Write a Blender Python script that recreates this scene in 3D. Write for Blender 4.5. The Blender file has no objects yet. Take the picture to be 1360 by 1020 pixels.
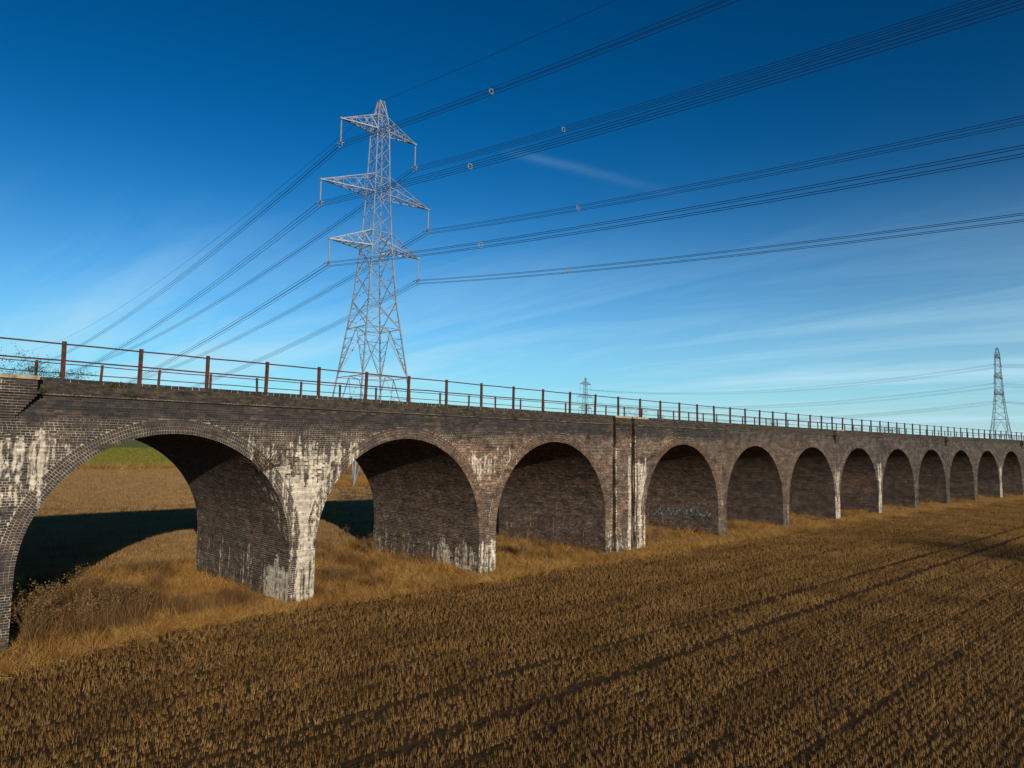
import bpy, math, random
import numpy as np
from mathutils import Vector, Matrix, noise as mnoise
R = math.radians
random.seed(7); rng = np.random.default_rng(11)
scene = bpy.context.scene
col = scene.collection

# ------------------------------------------------------------------ camera, sky, sun, exposure
CAM = Vector((0.0, -23.608, 5.806))
YAW, PITCH, ROLL, FPX = 0.79144, 0.08667, 0.0155, 930.7
fw = Vector((math.sin(YAW)*math.cos(PITCH), math.cos(YAW)*math.cos(PITCH), math.sin(PITCH)))
r0 = Vector((math.cos(YAW), -math.sin(YAW), 0)); u0 = r0.cross(fw)
rt = r0*math.cos(ROLL) + u0*math.sin(ROLL); up = u0*math.cos(ROLL) - r0*math.sin(ROLL)
cd = bpy.data.cameras.new('camera'); cam = bpy.data.objects.new('camera', cd); col.objects.link(cam)
cam.matrix_world = Matrix(((rt.x, up.x, -fw.x, CAM.x), (rt.y, up.y, -fw.y, CAM.y), (rt.z, up.z, -fw.z, CAM.z), (0, 0, 0, 1)))
cd.sensor_width = 36; cd.lens = 36*FPX/1360; cd.clip_start = .1; cd.clip_end = 20000
scene.camera = cam
SUN = Vector((-1.6, -3.87, 1.0)).normalized()          # towards the sun
world = bpy.data.worlds.new('World'); scene.world = world; world.use_nodes = True
wt = world.node_tree
def wn(t, **k):
    n = wt.nodes.new(t)
    for a, b in k.items(): setattr(n, a, b)
    return n
wt.nodes.clear()
sky = wn('ShaderNodeTexSky', sky_type='NISHITA', sun_disc=False)
sky.sun_elevation = math.asin(SUN.z); sky.sun_rotation = math.atan2(SUN.x, SUN.y)
sky.air_density = 1.0; sky.dust_density = .2; sky.ozone_density = 4.0; sky.altitude = 0
gam = wn('ShaderNodeGamma'); gam.inputs['Gamma'].default_value = 1.75
hsv = wn('ShaderNodeHueSaturation'); hsv.inputs['Saturation'].default_value = 1.6; hsv.inputs['Hue'].default_value = .488; hsv.inputs['Value'].default_value = .52
wt.links.new(sky.outputs[0], gam.inputs[0]); wt.links.new(gam.outputs[0], hsv.inputs['Color'])
# thin cirrus: streaks on a plane high overhead
tc = wn('ShaderNodeTexCoord'); sep = wn('ShaderNodeSeparateXYZ'); wt.links.new(tc.outputs['Generated'], sep.inputs[0])
def wm(op, a, b=None, c=None, clamp=False):
    n = wn('ShaderNodeMath', operation=op); n.use_clamp = clamp
    for i, v in enumerate((a, b, c)):
        if v is None: continue
        if isinstance(v, (int, float)): n.inputs[i].default_value = v
        else: wt.links.new(v, n.inputs[i])
    return n.outputs[0]
zc_ = wm('MAXIMUM', wm('ADD', sep.outputs[2], .06), .02)
cx_ = wm('DIVIDE', sep.outputs[0], zc_); cy_ = wm('DIVIDE', sep.outputs[1], zc_)
cmb = wn('ShaderNodeCombineXYZ'); wt.links.new(cx_, cmb.inputs[0]); wt.links.new(cy_, cmb.inputs[1])
mp = wn('ShaderNodeMapping'); mp.inputs['Rotation'].default_value = (0, 0, R(-40)); mp.inputs['Scale'].default_value = (1.0, .2, 1)
wt.links.new(cmb.outputs[0], mp.inputs[0])
n1 = wn('ShaderNodeTexNoise'); n1.inputs['Scale'].default_value = 1.1; n1.inputs['Detail'].default_value = 9; n1.inputs['Roughness'].default_value = .62; n1.inputs['Distortion'].default_value = .6
wt.links.new(mp.outputs[0], n1.inputs['Vector'])
mp2 = wn('ShaderNodeMapping'); mp2.inputs['Location'].default_value = (3.1, 7.7, 0); mp2.inputs['Scale'].default_value = (.16, .1, 1); wt.links.new(cmb.outputs[0], mp2.inputs[0])
n2 = wn('ShaderNodeTexNoise'); n2.inputs['Scale'].default_value = 1.0; n2.inputs['Detail'].default_value = 3; wt.links.new(mp2.outputs[0], n2.inputs['Vector'])
cl = wm('MULTIPLY', wm('MULTIPLY', wm('SUBTRACT', n1.outputs[0], .45), 3.0, clamp=True), wm('MULTIPLY', wm('SUBTRACT', n2.outputs[0], .31), 4.5, clamp=True))
low = wm('SUBTRACT', 1.4, wm('MULTIPLY', sep.outputs[2], 4.3), clamp=True)
zz_ = wm('DIVIDE', wm('MAXIMUM', sep.outputs[2], 0.0), .185)
veil = wm('MULTIPLY', wm('POWER', 2.718, wm('MULTIPLY', wm('MULTIPLY', zz_, zz_), -1.0)), .72)
def ray_dir(u, v): return (fw+rt*((u-680)/FPX)-up*((v-510)/FPX)).normalized()
da, db = ray_dir(662, 200), ray_dir(925, 264); nrm = da.cross(db).normalized(); tan_ = nrm.cross(da).normalized()
def wdot(v):
    n = wn('ShaderNodeVectorMath', operation='DOT_PRODUCT'); wt.links.new(tc.outputs['Generated'], n.inputs[0]); n.inputs[1].default_value = tuple(v); return n.outputs['Value']
tt = wm('DIVIDE', wdot(tan_), da.angle(db)); wob = wm('MULTIPLY', wm('SUBTRACT', n1.outputs[0], .5), .035)
off_ = wm('DIVIDE', wm('ADD', wdot(nrm), wob), .0058); trail = wm('POWER', 2.718, wm('MULTIPLY', wm('MULTIPLY', off_, off_), -1.0))
fade = wm('MULTIPLY', wm('MULTIPLY', tt, 5.0, clamp=True), wm('MULTIPLY', wm('SUBTRACT', 1.0, tt), 1.3, clamp=True)); fade = wm('MULTIPLY', fade, wm('GREATER_THAN', wdot(da), .5))
veil = wm('ADD', veil, wm('MULTIPLY', wm('MULTIPLY', trail, fade), .075))
cl = wm('ADD', wm('MULTIPLY', wm('MULTIPLY', cl, low), .5), veil, clamp=True)
mixc = wn('ShaderNodeMixRGB'); wt.links.new(cl, mixc.inputs[0]); wt.links.new(hsv.outputs[0], mixc.inputs[1]); mixc.inputs[2].default_value = (8.2, 12.8, 15.2, 1)
bg = wn('ShaderNodeBackground'); bg.inputs['Strength'].default_value = .06
wo = wn('ShaderNodeOutputWorld'); wt.links.new(mixc.outputs[0], bg.inputs[0]); wt.links.new(bg.outputs[0], wo.inputs[0])
sd = bpy.data.lights.new('sun', 'SUN'); sd.energy = 5.0; sd.angle = R(.53); sd.color = (1, .84, .63)
so = bpy.data.objects.new('sun', sd); col.objects.link(so); so.location = (-60, -140, 60)
so.rotation_euler = SUN.to_track_quat('Z', 'Y').to_euler()
vs = scene.view_settings
vs.view_transform = 'Standard'; vs.look = 'None'; vs.gamma = 1; vs.exposure = 0; vs.use_curve_mapping = False

# ------------------------------------------------------------------ helpers
def tag(o, label=None, cat=None, group=None, kind=None):
    if label: o['label'] = label
    if cat: o['category'] = cat
    if group: o['group'] = group
    if kind: o['kind'] = kind
    return o
def empty(name, loc=(0, 0, 0), rz=0):
    o = bpy.data.objects.new(name, None); col.objects.link(o); o.location = loc; o.rotation_euler = (0, 0, rz); o.empty_display_size = .2; return o
class MB:
    """collects quads/tris; build() links them as ONE mesh object"""
    def __init__(s): s.v = []; s.f = []; s.uv = {}; s.rnd = []
    def add(s, vs, fs, rnd=0.5):
        b = len(s.v); s.v.extend(vs); s.rnd.extend([rnd]*len(vs)); s.f.extend([tuple(i+b for i in f) for f in fs])
    def quad(s, a, b, c, d, uv=None, rnd=.5):
        n = len(s.v); s.v.extend([a, b, c, d]); s.rnd.extend([rnd]*4); s.f.append((n, n+1, n+2, n+3))
        if uv: s.uv[len(s.f)-1] = uv
    def box(s, a, b, rnd=.5):
        (x0, y0, z0), (x1, y1, z1) = a, b
        s.add([(x0, y0, z0), (x1, y0, z0), (x1, y1, z0), (x0, y1, z0), (x0, y0, z1), (x1, y0, z1), (x1, y1, z1), (x0, y1, z1)],
              [(0, 3, 2, 1), (4, 5, 6, 7), (0, 1, 5, 4), (1, 2, 6, 5), (2, 3, 7, 6), (3, 0, 4, 7)], rnd)
    def tube(s, pts, rad, n=4, cap=True, rnd=.5):
        pts = [Vector(p) for p in pts]; m = len(pts); rads = rad if hasattr(rad, '__len__') else [rad]*m
        vs = []
        for i, p in enumerate(pts):
            t = (pts[min(i+1, m-1)]-pts[max(i-1, 0)]); t = t.normalized() if t.length > 1e-9 else Vector((0, 0, 1))
            a = t.cross(Vector((0, 0, 1)) if abs(t.z) < .95 else Vector((1, 0, 0))).normalized(); b = t.cross(a)
            for k in range(n):
                q = 2*math.pi*(k+.5)/n; vs.append(tuple(p+a*(math.cos(q)*rads[i])+b*(math.sin(q)*rads[i])))
        fs = []
        for i in range(m-1):
            for k in range(n):
                k2 = (k+1) % n; fs.append((i*n+k, i*n+k2, (i+1)*n+k2, (i+1)*n+k))
        if cap: fs.append(tuple(range(n-1, -1, -1))); fs.append(tuple((m-1)*n+k for k in range(n)))
        s.add(vs, fs, rnd)
    def beam(s, p, q, w): s.tube([p, q], w*.7071, 4)
    def build(s, name, mat, parent=None, smooth=False, reg=None):
        me = bpy.data.meshes.new(name); me.from_pydata([tuple(v) for v in s.v], [], s.f)
        if s.uv:
            ul = me.uv_layers.new(name='UVMap'); data = np.zeros((len(me.loops), 2), np.float32); li = 0
            for fi, f in enumerate(s.f):
                u = s.uv.get(fi)
                if u: data[li:li+len(f)] = u
                li += len(f)
            ul.data.foreach_set('uv', data.ravel())
        at = me.attributes.new('rnd', 'FLOAT', 'POINT'); at.data.foreach_set('value', np.array(s.rnd, np.float32))
        if reg is not None:
            V = np.array(s.v, np.float64).reshape(-1, 3); rg = reg(V).astype(np.float32)
            a2 = me.attributes.new('reg', 'FLOAT_COLOR', 'POINT'); a2.data.foreach_set('color', np.c_[rg, np.ones(len(V), np.float32)].astype(np.float32).ravel())
        if smooth: me.polygons.foreach_set('use_smooth', [True]*len(me.polygons))
        me.update(); me.materials.append(mat)
        o = bpy.data.objects.new(name, me); col.objects.link(o)
        if parent: o.parent = parent
        return o
def child_copy(o, parent):
    c = o.copy(); col.objects.link(c); c.parent = parent
    for ch in [x for x in bpy.data.objects if x.parent == o]: child_copy(ch, c)
    return c
def sstep(a, b, x): t = np.clip((x-a)/(b-a), 0, 1); return t*t*(3-2*t)
def band(x, a, b, f): return sstep(a-f, a+f, x)*(1-sstep(b-f, b+f, x))

# ------------------------------------------------------------------ materials
class NT:
    def __init__(s, name, rough=.9, spec=.2, metal=0):
        s.m = bpy.data.materials.new(name); s.m.use_nodes = True; s.t = s.m.node_tree; s.b = s.t.nodes['Principled BSDF']
        s.b.inputs['Roughness'].default_value = rough; s.b.inputs['Specular IOR Level'].default_value = spec; s.b.inputs['Metallic'].default_value = metal
    def n(s, t, **k):
        n = s.t.nodes.new(t)
        for a, b in k.items(): setattr(n, a, b)
        return n
    def set(s, sock, v):
        if isinstance(v, (int, float)): sock.default_value = v
        elif isinstance(v, tuple): sock.default_value = v if len(v) == len(sock.default_value) else (*v, 1)
        else: s.t.links.new(v, sock)
    def math(s, op, a, b=0.0, clamp=False):
        n = s.n('ShaderNodeMath', operation=op); n.use_clamp = clamp; s.set(n.inputs[0], a); s.set(n.inputs[1], b); return n.outputs[0]
    def mix(s, f, a, b, mode='MIX'):
        n = s.n('ShaderNodeMixRGB', blend_type=mode); s.set(n.inputs[0], f); s.set(n.inputs[1], a); s.set(n.inputs[2], b); return n.outputs[0]
    def pos(s, scale=(1, 1, 1)):
        g = s.n('ShaderNodeNewGeometry'); m = s.n('ShaderNodeMapping'); m.inputs['Scale'].default_value = scale; s.t.links.new(g.outputs['Position'], m.inputs[0]); return m.outputs[0]
    def noise(s, vec, scale, detail=4, rough=.55, dist=0):
        n = s.n('ShaderNodeTexNoise'); s.set(n.inputs['Vector'], vec); n.inputs['Scale'].default_value = scale; n.inputs['Detail'].default_value = detail; n.inputs['Roughness'].default_value = rough; n.inputs['Distortion'].default_value = dist; return n.outputs[0]
    def ramp(s, f, stops):
        n = s.n('ShaderNodeValToRGB'); s.set(n.inputs[0], f); e = n.color_ramp.elements
        while len(e) < len(stops): e.new(.5)
        for i, (p, c) in enumerate(stops): e[i].position = p; e[i].color = (*c, 1)
        return n.outputs[0]
    def attr(s, name, out='Fac'): n = s.n('ShaderNodeAttribute', attribute_name=name); return n.outputs[out]
    def bump(s, h, strength=.3, dist=.02):
        n = s.n('ShaderNodeBump'); n.inputs['Strength'].default_value = strength; n.inputs['Distance'].default_value = dist; s.set(n.inputs['Height'], h); s.t.links.new(n.outputs[0], s.b.inputs['Normal'])
    def col(s, c): s.set(s.b.inputs['Base Color'], c); return s.m
BR = [(0, (.016, .016, .019)), (.35, (.028, .027, .031)), (.6, (.044, .034, .033)), (.78, (.036, .034, .038)), (.92, (.056, .040, .034)), (1, (.080, .056, .043))]
BRW = [(0, (.024, .017, .015)), (.35, (.064, .040, .030)), (.6, (.098, .058, .040)), (.85, (.135, .081, .053)), (1, (.24, .15, .09))]
def weather(T, c, mortar=False):
    """lime streaks, algae drips and soot, where the 'reg' attribute says the wall is wet"""
    rg = T.n('ShaderNodeSeparateColor'); T.t.links.new(T.attr('reg', 'Color'), rg.inputs[0])
    w, a = rg.outputs[0], rg.outputs[1]
    st = T.noise(T.pos((6.0, 6.0, .33)), 1.0, 6, .6)
    fine = T.noise(T.pos((9, 9, 5)), 1.0, 5, .7)
    m = T.math('ADD', T.math('MULTIPLY', st, 2.3), T.math('MULTIPLY', fine, 1.5))
    m = T.math('MULTIPLY', T.math('SUBTRACT', T.math('ADD', m, w), 2.48), 3.6, clamp=True)
    m = T.math('MULTIPLY', m, T.math('ADD', T.math('MULTIPLY', T.attr('rnd'), .3), .62))
    wc = T.ramp(fine, [(.3, (.26, .22, .165)), (.5, (.52, .48, .41)), (.7, (.72, .69, .62))])
    c = T.mix(m, c, wc)
    d = T.noise(T.pos((6.5, 6.5, .5)), 1.0, 4, .55)
    d = T.math('MULTIPLY', T.math('SUBTRACT', T.math('ADD', d, T.math('MULTIPLY', a, .8)), 1.0), 7.0, clamp=True)
    c = T.mix(T.math('MULTIPLY', d, .92), c, T.ramp(fine, [(.4, (.014, .010, .006)), (.65, (.045, .028, .011))]))
    g = T.noise(T.pos(), 1.3, 5, .6); cr = T.noise(T.pos((.35, .35, 13.33)), 1.0, 3, .6)
    c = T.mix(1.0, c, T.ramp(cr, [(.3, (.66, .66, .66)), (.7, (1.36, 1.34, 1.3))]), 'MULTIPLY')
    return T.mix(1.0, c, T.ramp(g, [(.3, (.76, .76, .76)), (.7, (1.2, 1.18, 1.15))]), 'MULTIPLY')
def regB(T):
    rg = T.n('ShaderNodeSeparateColor'); T.t.links.new(T.attr('reg', 'Color'), rg.inputs[0]); return rg.outputs[2]
def mat_brick():
    T = NT('brick_faces', .78, .3); r = T.attr('rnd')
    c = T.mix(regB(T), T.ramp(r, BR), T.ramp(r, BRW))
    c = T.mix(1.0, c, T.ramp(T.noise(T.pos(), 22, 4), [(.3, (.7, .7, .7)), (.7, (1.3, 1.3, 1.3))]), 'MULTIPLY')
    T.bump(T.noise(T.pos(), 60, 4), .35, .006)
    return T.col(weather(T, c))
def mat_mortar():
    T = NT('lime_mortar', .95, .1)
    n = T.noise(T.pos((1, 1, 1.6)), 1.6, 5, .65)
    c = T.ramp(n, [(.35, (.040, .035, .030)), (.48, (.25, .22, .175)), (.62, (.50, .45, .36))])
    T.bump(T.noise(T.pos(), 80, 3), .4, .004)
    sp = T.n('ShaderNodeSeparateXYZ'); T.t.links.new(T.pos(), sp.inputs[0])
    up_ = T.math('MULTIPLY', T.math('SUBTRACT', T.math('ADD', sp.outputs[2], T.math('MULTIPLY', T.noise(T.pos((1, 1, 2)), 1.1, 5, .6), .9)), 6.55), 2.2, clamp=True)
    rgb = T.mix(T.math('MULTIPLY', up_, .86), c, (.035, .033, .028))
    return T.col(weather(T, rgb))
def mat_brickwork(name, bw=.225, rh=.075, off=.5):
    T = NT(name, .85, .25)
    uv = T.n('ShaderNodeUVMap', uv_map='UVMap'); b = T.n('ShaderNodeTexBrick'); T.t.links.new(uv.outputs[0], b.inputs['Vector'])
    b.inputs['Scale'].default_value = 1; b.inputs['Brick Width'].default_value = bw; b.inputs['Row Height'].default_value = rh; b.inputs['Mortar Size'].default_value = .006; b.inputs['Mortar Smooth'].default_value = .2
    b.inputs['Color1'].default_value = (0, 0, 0, 1); b.inputs['Color2'].default_value = (1, 1, 1, 1); b.inputs['Mortar'].default_value = (.5, .5, .5, 1); b.offset = off
    r = T.math('MULTIPLY', b.outputs['Color'], 1.0)
    r = T.math('ADD', T.math('MULTIPLY', r, .7), T.math('MULTIPLY', T.noise(T.pos(), 3.0, 4), .3))
    c = T.mix(regB(T), T.ramp(r, BR), T.ramp(r, BRW))
    mo = T.ramp(T.noise(T.pos((1, 1, 1.6)), 1.6, 5, .65), [(.36, (.03, .027, .024)), (.5, (.16, .14, .11)), (.64, (.34, .30, .24))])
    c = T.mix(b.outputs['Fac'], c, mo)
    h = T.math('SUBTRACT', T.math('MULTIPLY', T.noise(T.pos(), 50, 3), .3), b.outputs['Fac']); T.bump(h, .6, .01)
    return T.col(weather(T, c))
def mat_plain(name, stops, scale=8, rough=.9, spec=.2, metal=0, bump=.2, sc=(1, 1, 1), bscale=40, dist=.01):
    T = NT(name, rough, spec, metal); T.bump(T.noise(T.pos(), bscale, 4), bump, dist)
    return T.col(T.ramp(T.noise(T.pos(sc), scale, 5, .6), stops))
def mat_leaf(name, stops, trans=.25):
    T = NT(name, .75, .15); ia = T.n('ShaderNodeAttribute', attribute_name='irnd', attribute_type='INSTANCER').outputs['Fac']; c = T.ramp(T.math('ADD', T.math('MULTIPLY', T.attr('rnd'), .6), ia, clamp=True), stops); T.col(c)
    o = T.t.nodes['Material Output']; tr = T.n('ShaderNodeBsdfTranslucent'); T.set(tr.inputs[0], c); mx = T.n('ShaderNodeMixShader'); mx.inputs[0].default_value = trans
    T.t.links.new(T.b.outputs[0], mx.inputs[1]); T.t.links.new(tr.outputs[0], mx.inputs[2]); T.t.links.new(mx.outputs[0], o.inputs[0]); return T.m
M = {}
M['brick'] = mat_brick(); M['mortar'] = mat_mortar()
M['work'] = mat_brickwork('brickwork_english'); M['ringwork'] = mat_brickwork('brickwork_rings', .077, .1125, .0)
def mat_parapet(uvbrick):
    T = NT('lichened_parapet', .9, .2); r = T.attr('rnd')
    if uvbrick:
        uv = T.n('ShaderNodeUVMap', uv_map='UVMap'); b = T.n('ShaderNodeTexBrick'); T.t.links.new(uv.outputs[0], b.inputs['Vector']); b.inputs['Scale'].default_value = 1; b.inputs['Brick Width'].default_value = .225; b.inputs['Row Height'].default_value = .068; b.inputs['Mortar Size'].default_value = .006
        b.inputs['Color1'].default_value = (0, 0, 0, 1); b.inputs['Color2'].default_value = (1, 1, 1, 1); r = T.math('MULTIPLY', b.outputs['Color'], 1.0)
    c = T.ramp(r, BR); n = T.noise(T.pos((1, 1, 2.5)), 2.6, 6, .65)
    c = T.mix(T.math('MULTIPLY', T.math('SUBTRACT', n, .40), 3.2, clamp=True), c, T.ramp(T.noise(T.pos(), 9, 4), [(.35, (.045, .038, .020)), (.55, (.085, .072, .040)), (.75, (.14, .125, .075))]))
    T.bump(T.noise(T.pos(), 45, 4), .5, .008); return T.col(c)
M['para'] = mat_parapet(False); M['parafar'] = mat_parapet(True)
M['stone'] = mat_plain('buff_stone', [(.3, (.14, .11, .075)), (.5, (.30, .25, .175)), (.75, (.40, .34, .25))], 6)
M['coping'] = mat_brick(); M['coping'].name = 'blue_coping_brick'
M['rust'] = mat_plain('rusted_iron', [(.3, (.035, .016, .013)), (.5, (.075, .025, .017)), (.7, (.13, .042, .022))], 7, .85, .25, 0, .4, (1, 1, 1), 60)
M['steel'] = mat_plain('galvanised_steel', [(.3, (.16, .195, .25)), (.55, (.24, .285, .35)), (.75, (.26, .28, .31))], 1.4, .55, .5, .25, .05)
M['darksteel'] = mat_plain('dark_grey_steel', [(.3, (.06, .075, .08)), (.7, (.11, .125, .13))], 1.4, .6, .4, 0, .05)  # darker grey steel tone for the distant pylons
M['glass'] = mat_plain('glazed_insulator', [(.3, (.16, .15, .15)), (.7, (.34, .33, .32))], 9, .35, .5)
M['wire'] = mat_plain('aluminium_conductor', [(.3, (.012, .015, .022)), (.7, (.022, .026, .036))], 2, .8, .1, 0, 0)
M['spacer'] = mat_plain('spacer_alloy', [(.3, (.20, .20, .20)), (.7, (.28, .28, .28))], 2, .5, .5, 0, 0)
M['deck'] = mat_plain('deck_soil', [(.3, (.035, .028, .018)), (.55, (.075, .058, .034)), (.75, (.12, .10, .055))], 3, .95, .1, 0, .8, (1, 1, 1), 12, .05)
M['twig'] = mat_plain('bare_twig', [(.3, (.035, .022, .015)), (.7, (.10, .062, .036))], 14)
M['bark'] = mat_plain('bark', [(.3, (.03, .024, .018)), (.7, (.075, .06, .045))], 10)
M['deadstem'] = mat_leaf('dead_stem', [(0, (.12, .07, .03)), (.5, (.22, .14, .065)), (1, (.36, .25, .13))], .1)
M['straw'] = mat_leaf('dry_grass', [(0, (.10, .052, .016)), (.35, (.27, .142, .038)), (.7, (.46, .265, .078)), (1, (.64, .43, .17))], .3)
M['stub'] = mat_leaf('crop_stubble', [(0, (.055, .031, .012)), (.35, (.165, .090, .028)), (.7, (.31, .178, .058)), (1, (.46, .29, .11))], .2)
M['brownstem'] = mat_leaf('brown_stem', [(0, (.045, .025, .010)), (.5, (.11, .06, .024)), (1, (.24, .145, .06))], .15)
M['mead'] = mat_leaf('meadow_blade', [(0, (.13, .14, .02)), (.6, (.21, .21, .035)), (1, (.30, .27, .06))], .3)
M['fstub'] = mat_leaf('pale_stubble', [(0, (.14, .085, .038)), (.5, (.25, .155, .066)), (1, (.36, .24, .11))], .2)
M['green'] = mat_leaf('green_leaf', [(0, (.05, .075, .012)), (.6, (.10, .13, .02)), (1, (.16, .17, .04))], .3)
M['bramble'] = mat_leaf('bramble_leaf', [(0, (.05, .03, .014)), (.5, (.10, .055, .022)), (1, (.075, .075, .022))], .2)
T = NT('paint_graffiti', .7, .3); nz = T.noise(T.pos(), 6, 4)
M['paint'] = T.col(T.ramp(nz, [(.40, (.045, .05, .055)), (.52, (.11, .15, .18)), (.68, (.30, .34, .36))]))
T = NT('ploughland', .95, .1)
big = T.noise(T.pos(), .12, 4); rows = T.noise(T.pos((.35, 5.0, 1)), 1.0, 5, .65); fine = T.noise(T.pos((1, 1.6, 1)), 9, 5, .7)
f = T.math('ADD', T.math('MULTIPLY', rows, .45), T.math('ADD', T.math('MULTIPLY', fine, .45), T.math('MULTIPLY', big, .18)))
T.bump(T.math('ADD', rows, fine), 1.0, .12)
M['field'] = T.col(T.ramp(f, [(.38, (.035, .021, .011)), (.52, (.070, .042, .019)), (.66, (.12, .072, .03))]))
T = NT('far_field', .95, .1)
rows = T.noise(T.pos((.15, 1.2, 1)), 1.0, 5, .65); fine = T.noise(T.pos(), 3, 5, .7)
f = T.math('ADD', T.math('MULTIPLY', rows, .5), T.math('MULTIPLY', fine, .5)); T.bump(fine, 1.0, .5)
M['farfield'] = T.col(T.ramp(f, [(.36, (.17, .098, .042)), (.5, (.25, .15, .066)), (.66, (.34, .215, .10))]))
M['meadow'] = mat_plain('meadow', [(.3, (.13, .145, .026)), (.5, (.18, .19, .035)), (.7, (.25, .23, .055))], .06, .95, .1, 0, .8, (1, 3, 1), 1.2, .4)
M['verge'] = mat_plain('verge_thatch', [(.3, (.20, .11, .032)), (.5, (.40, .24, .075)), (.72, (.58, .38, .14))], 5, .95, .1, 0, 1.0, (1, 2.2, 1), 24, .05)

# ------------------------------------------------------------------ viaduct layout (metres)
X0, S, WP, W3, ES, RAD, WID = 12.652, 8.23, 1.0365, 3.69, 1.886, 4.115, 8.3
RING = .456
ZPAR, ZSTR = 7.42, 7.02
def yw(s): return -0.00054*(s-15)**2
def P3(s, y, z): return (s, yw(s)+y, z)
piers = {}
x = X0
for j in range(1, 17):
    w = W3 if j == 3 else WP
    piers[j] = (x, x+w); x += w+S
x = X0-S
for j in range(0, -4, -1):
    piers[j] = (x-WP, x); x -= WP+S
JMIN, JMAX = -3, 16
arches = {k: ((piers[k][1]+piers[k+1][0])/2) for k in range(JMIN, JMAX)}      # arch 0 = the near one on the left
S_END0, S_END1 = piers[JMIN][0], piers[JMAX][1]
NEARK = (-1, 0, 1, 2, 3)        # bays laid brick by brick
SLOTS = [(31.77, 32.08), (33.50, 33.86)]

# where lime streaks (0), algae (1) and warm stock bricks (2) show
def reg_front(V):
    s, z = V[:, 0], V[:, 2]+.16*np.sin(V[:, 0]*7.3)+.12*np.sin(V[:, 0]*17.9+1)+.14*np.sin(V[:, 0]*3.1+2)
    w = np.full(len(s), .10); a = np.zeros(len(s)); b = band(s, 17, 62, 7)*.62*band(z, .8, 6.35, .35)
    def add(arr, v, m): np.maximum(arr, v*m, out=arr)
    add(w, .68, band(s, 1.0, 6.0, .5)*band(z, 3.9, 5.85, .15)); add(w, .40, band(s, 1.0, 6.0, .5)*band(z, 2.0, 5.85, .15))
    add(w, .50, band(s, -20, 3.2, .8)*band(z, .2, 5.6, .3))
    cen = (piers[1][0]+piers[1][1])/2
    half = .55+np.clip(z-ES, 0, 9)*.40+np.clip(z-4.2, 0, 9)*.5
    add(w, 1.12, (1-sstep(half*.55-.2, half*.75+.2, np.abs(s-cen-.15)))*band(z, 1.4, 5.2, .1)); add(w, .84, (1-sstep(half-.25, half+.3, np.abs(s-cen-.15)))*band(z, -.9, 5.35, .12))
    add(w, .66, (1-sstep(half-.1, half+.9, np.abs(s-cen)))*band(z, 4.0, 5.75, .1))
    add(a, .82, (1-sstep(half*.8-.1, half*.8+.2, np.abs(s-cen-.7)))*band(z+.5*np.sin(s*9.7)*np.sin(s*23), 4.3, 5.2, .12))
    add(a, .72, band(s, cen-.1, cen+.55, .1)*band(z, 0, 1.3, .2))
    c2 = (piers[2][0]+piers[2][1])/2
    add(w, .76, band(s, c2-.6, c2+.6, .1)*band(z, -.9, 1.5, .2)); add(w, .62, band(s, c2-1.6, c2+1.9, .4)*band(z, 4.4, 5.5, .25))
    add(b, 1.0, band(s, c2-2.2, c2+2.2, .7)*band(z, 3.6, 5.9, .5))
    add(w, .86, band(s, 33.2, 35.0, .1)*band(z, -.9, 5.0, .12)); add(w, .55, band(s, 31.2, 33.3, .2)*band(z, -.2, 1.2, .4))
    add(a, .72, band(s, 33.40, 34.2, .08)*band(z, -.9, 4.9, .2)); [add(a, .95, band(s, u-.01, v+.01, .02)) for u, v in SLOTS]
    for j, v, zt in ((6, .84, 4.3), (7, .80, 5.0), (11, .74, 4.2), (8, .36, 2.5), (4, .38, 1.5), (5, .36, 2.0)):
        c = (piers[j][0]+piers[j][1])/2; add(w, v, (1-sstep(.35, .65, np.abs(s-c)))*band(z, -.3, zt, .15))
    soot = sstep(6.15, 6.5, V[:, 2]); w *= 1-.55*soot; b *= 1-.9*soot
    return np.c_[w, a, b]
def reg_ring(V):
    r = reg_front(V); r[:, 0] *= .62; r[:, 1] *= .5; return r
def reg_reveal(j):
    def f(V):
        s, z = V[:, 0], V[:, 2]; y = V[:, 1]-yw(s)
        w = np.full(len(s), .05); a = np.zeros(len(s)); b = np.full(len(s), .32)
        if j == 1:
            z = z+.2*np.sin(y*5.3)+.15*np.sin(y*11+1); np.maximum(w, .92*band(z, -.9, 1.35, .12)*band(y, -.5, 2.0, .7), out=w); np.maximum(w, .44*band(z, -.3, 1.6, .15)*band(y, 2, 9, .6), out=w)
            np.maximum(w, .50*band(z, 2.2, 4.4, .5)*band(y, -.5, 1.2, .6), out=w); np.maximum(a, .6*band(z, -.3, 1.3, .2)*band(y, .1, .5, .15), out=a)
        elif j == 2:
            z = z+.2*np.sin(y*4.3)+.15*np.sin(y*9+1); np.maximum(w, .66*band(z, -.9, 1.2, .3)*band(y, -.5, 3.6, .9), out=w); np.maximum(w, .46*band(z, -.3, 1.4, .2)*band(y, 3, 9, .6), out=w); b[:] = .45
        elif j in (3, 4): np.maximum(w, .22*band(z, -.3, 1.7, .3), out=w); b[:] = .5
        elif j == 7: b = b+.9*band(z, 1.9, 3.6, .4)*band(y, .5, 5, 1)
        return np.c_[w, a, np.clip(b, 0, 1)]
    return f
def reg_dark(V): return np.c_[np.full(len(V), .12), np.zeros(len(V)), np.zeros(len(V))]

via = tag(empty('railway_viaduct', (0, 0, 0)), 'long disused brick railway viaduct of round arches crossing the stubble field', 'viaduct')

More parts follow.
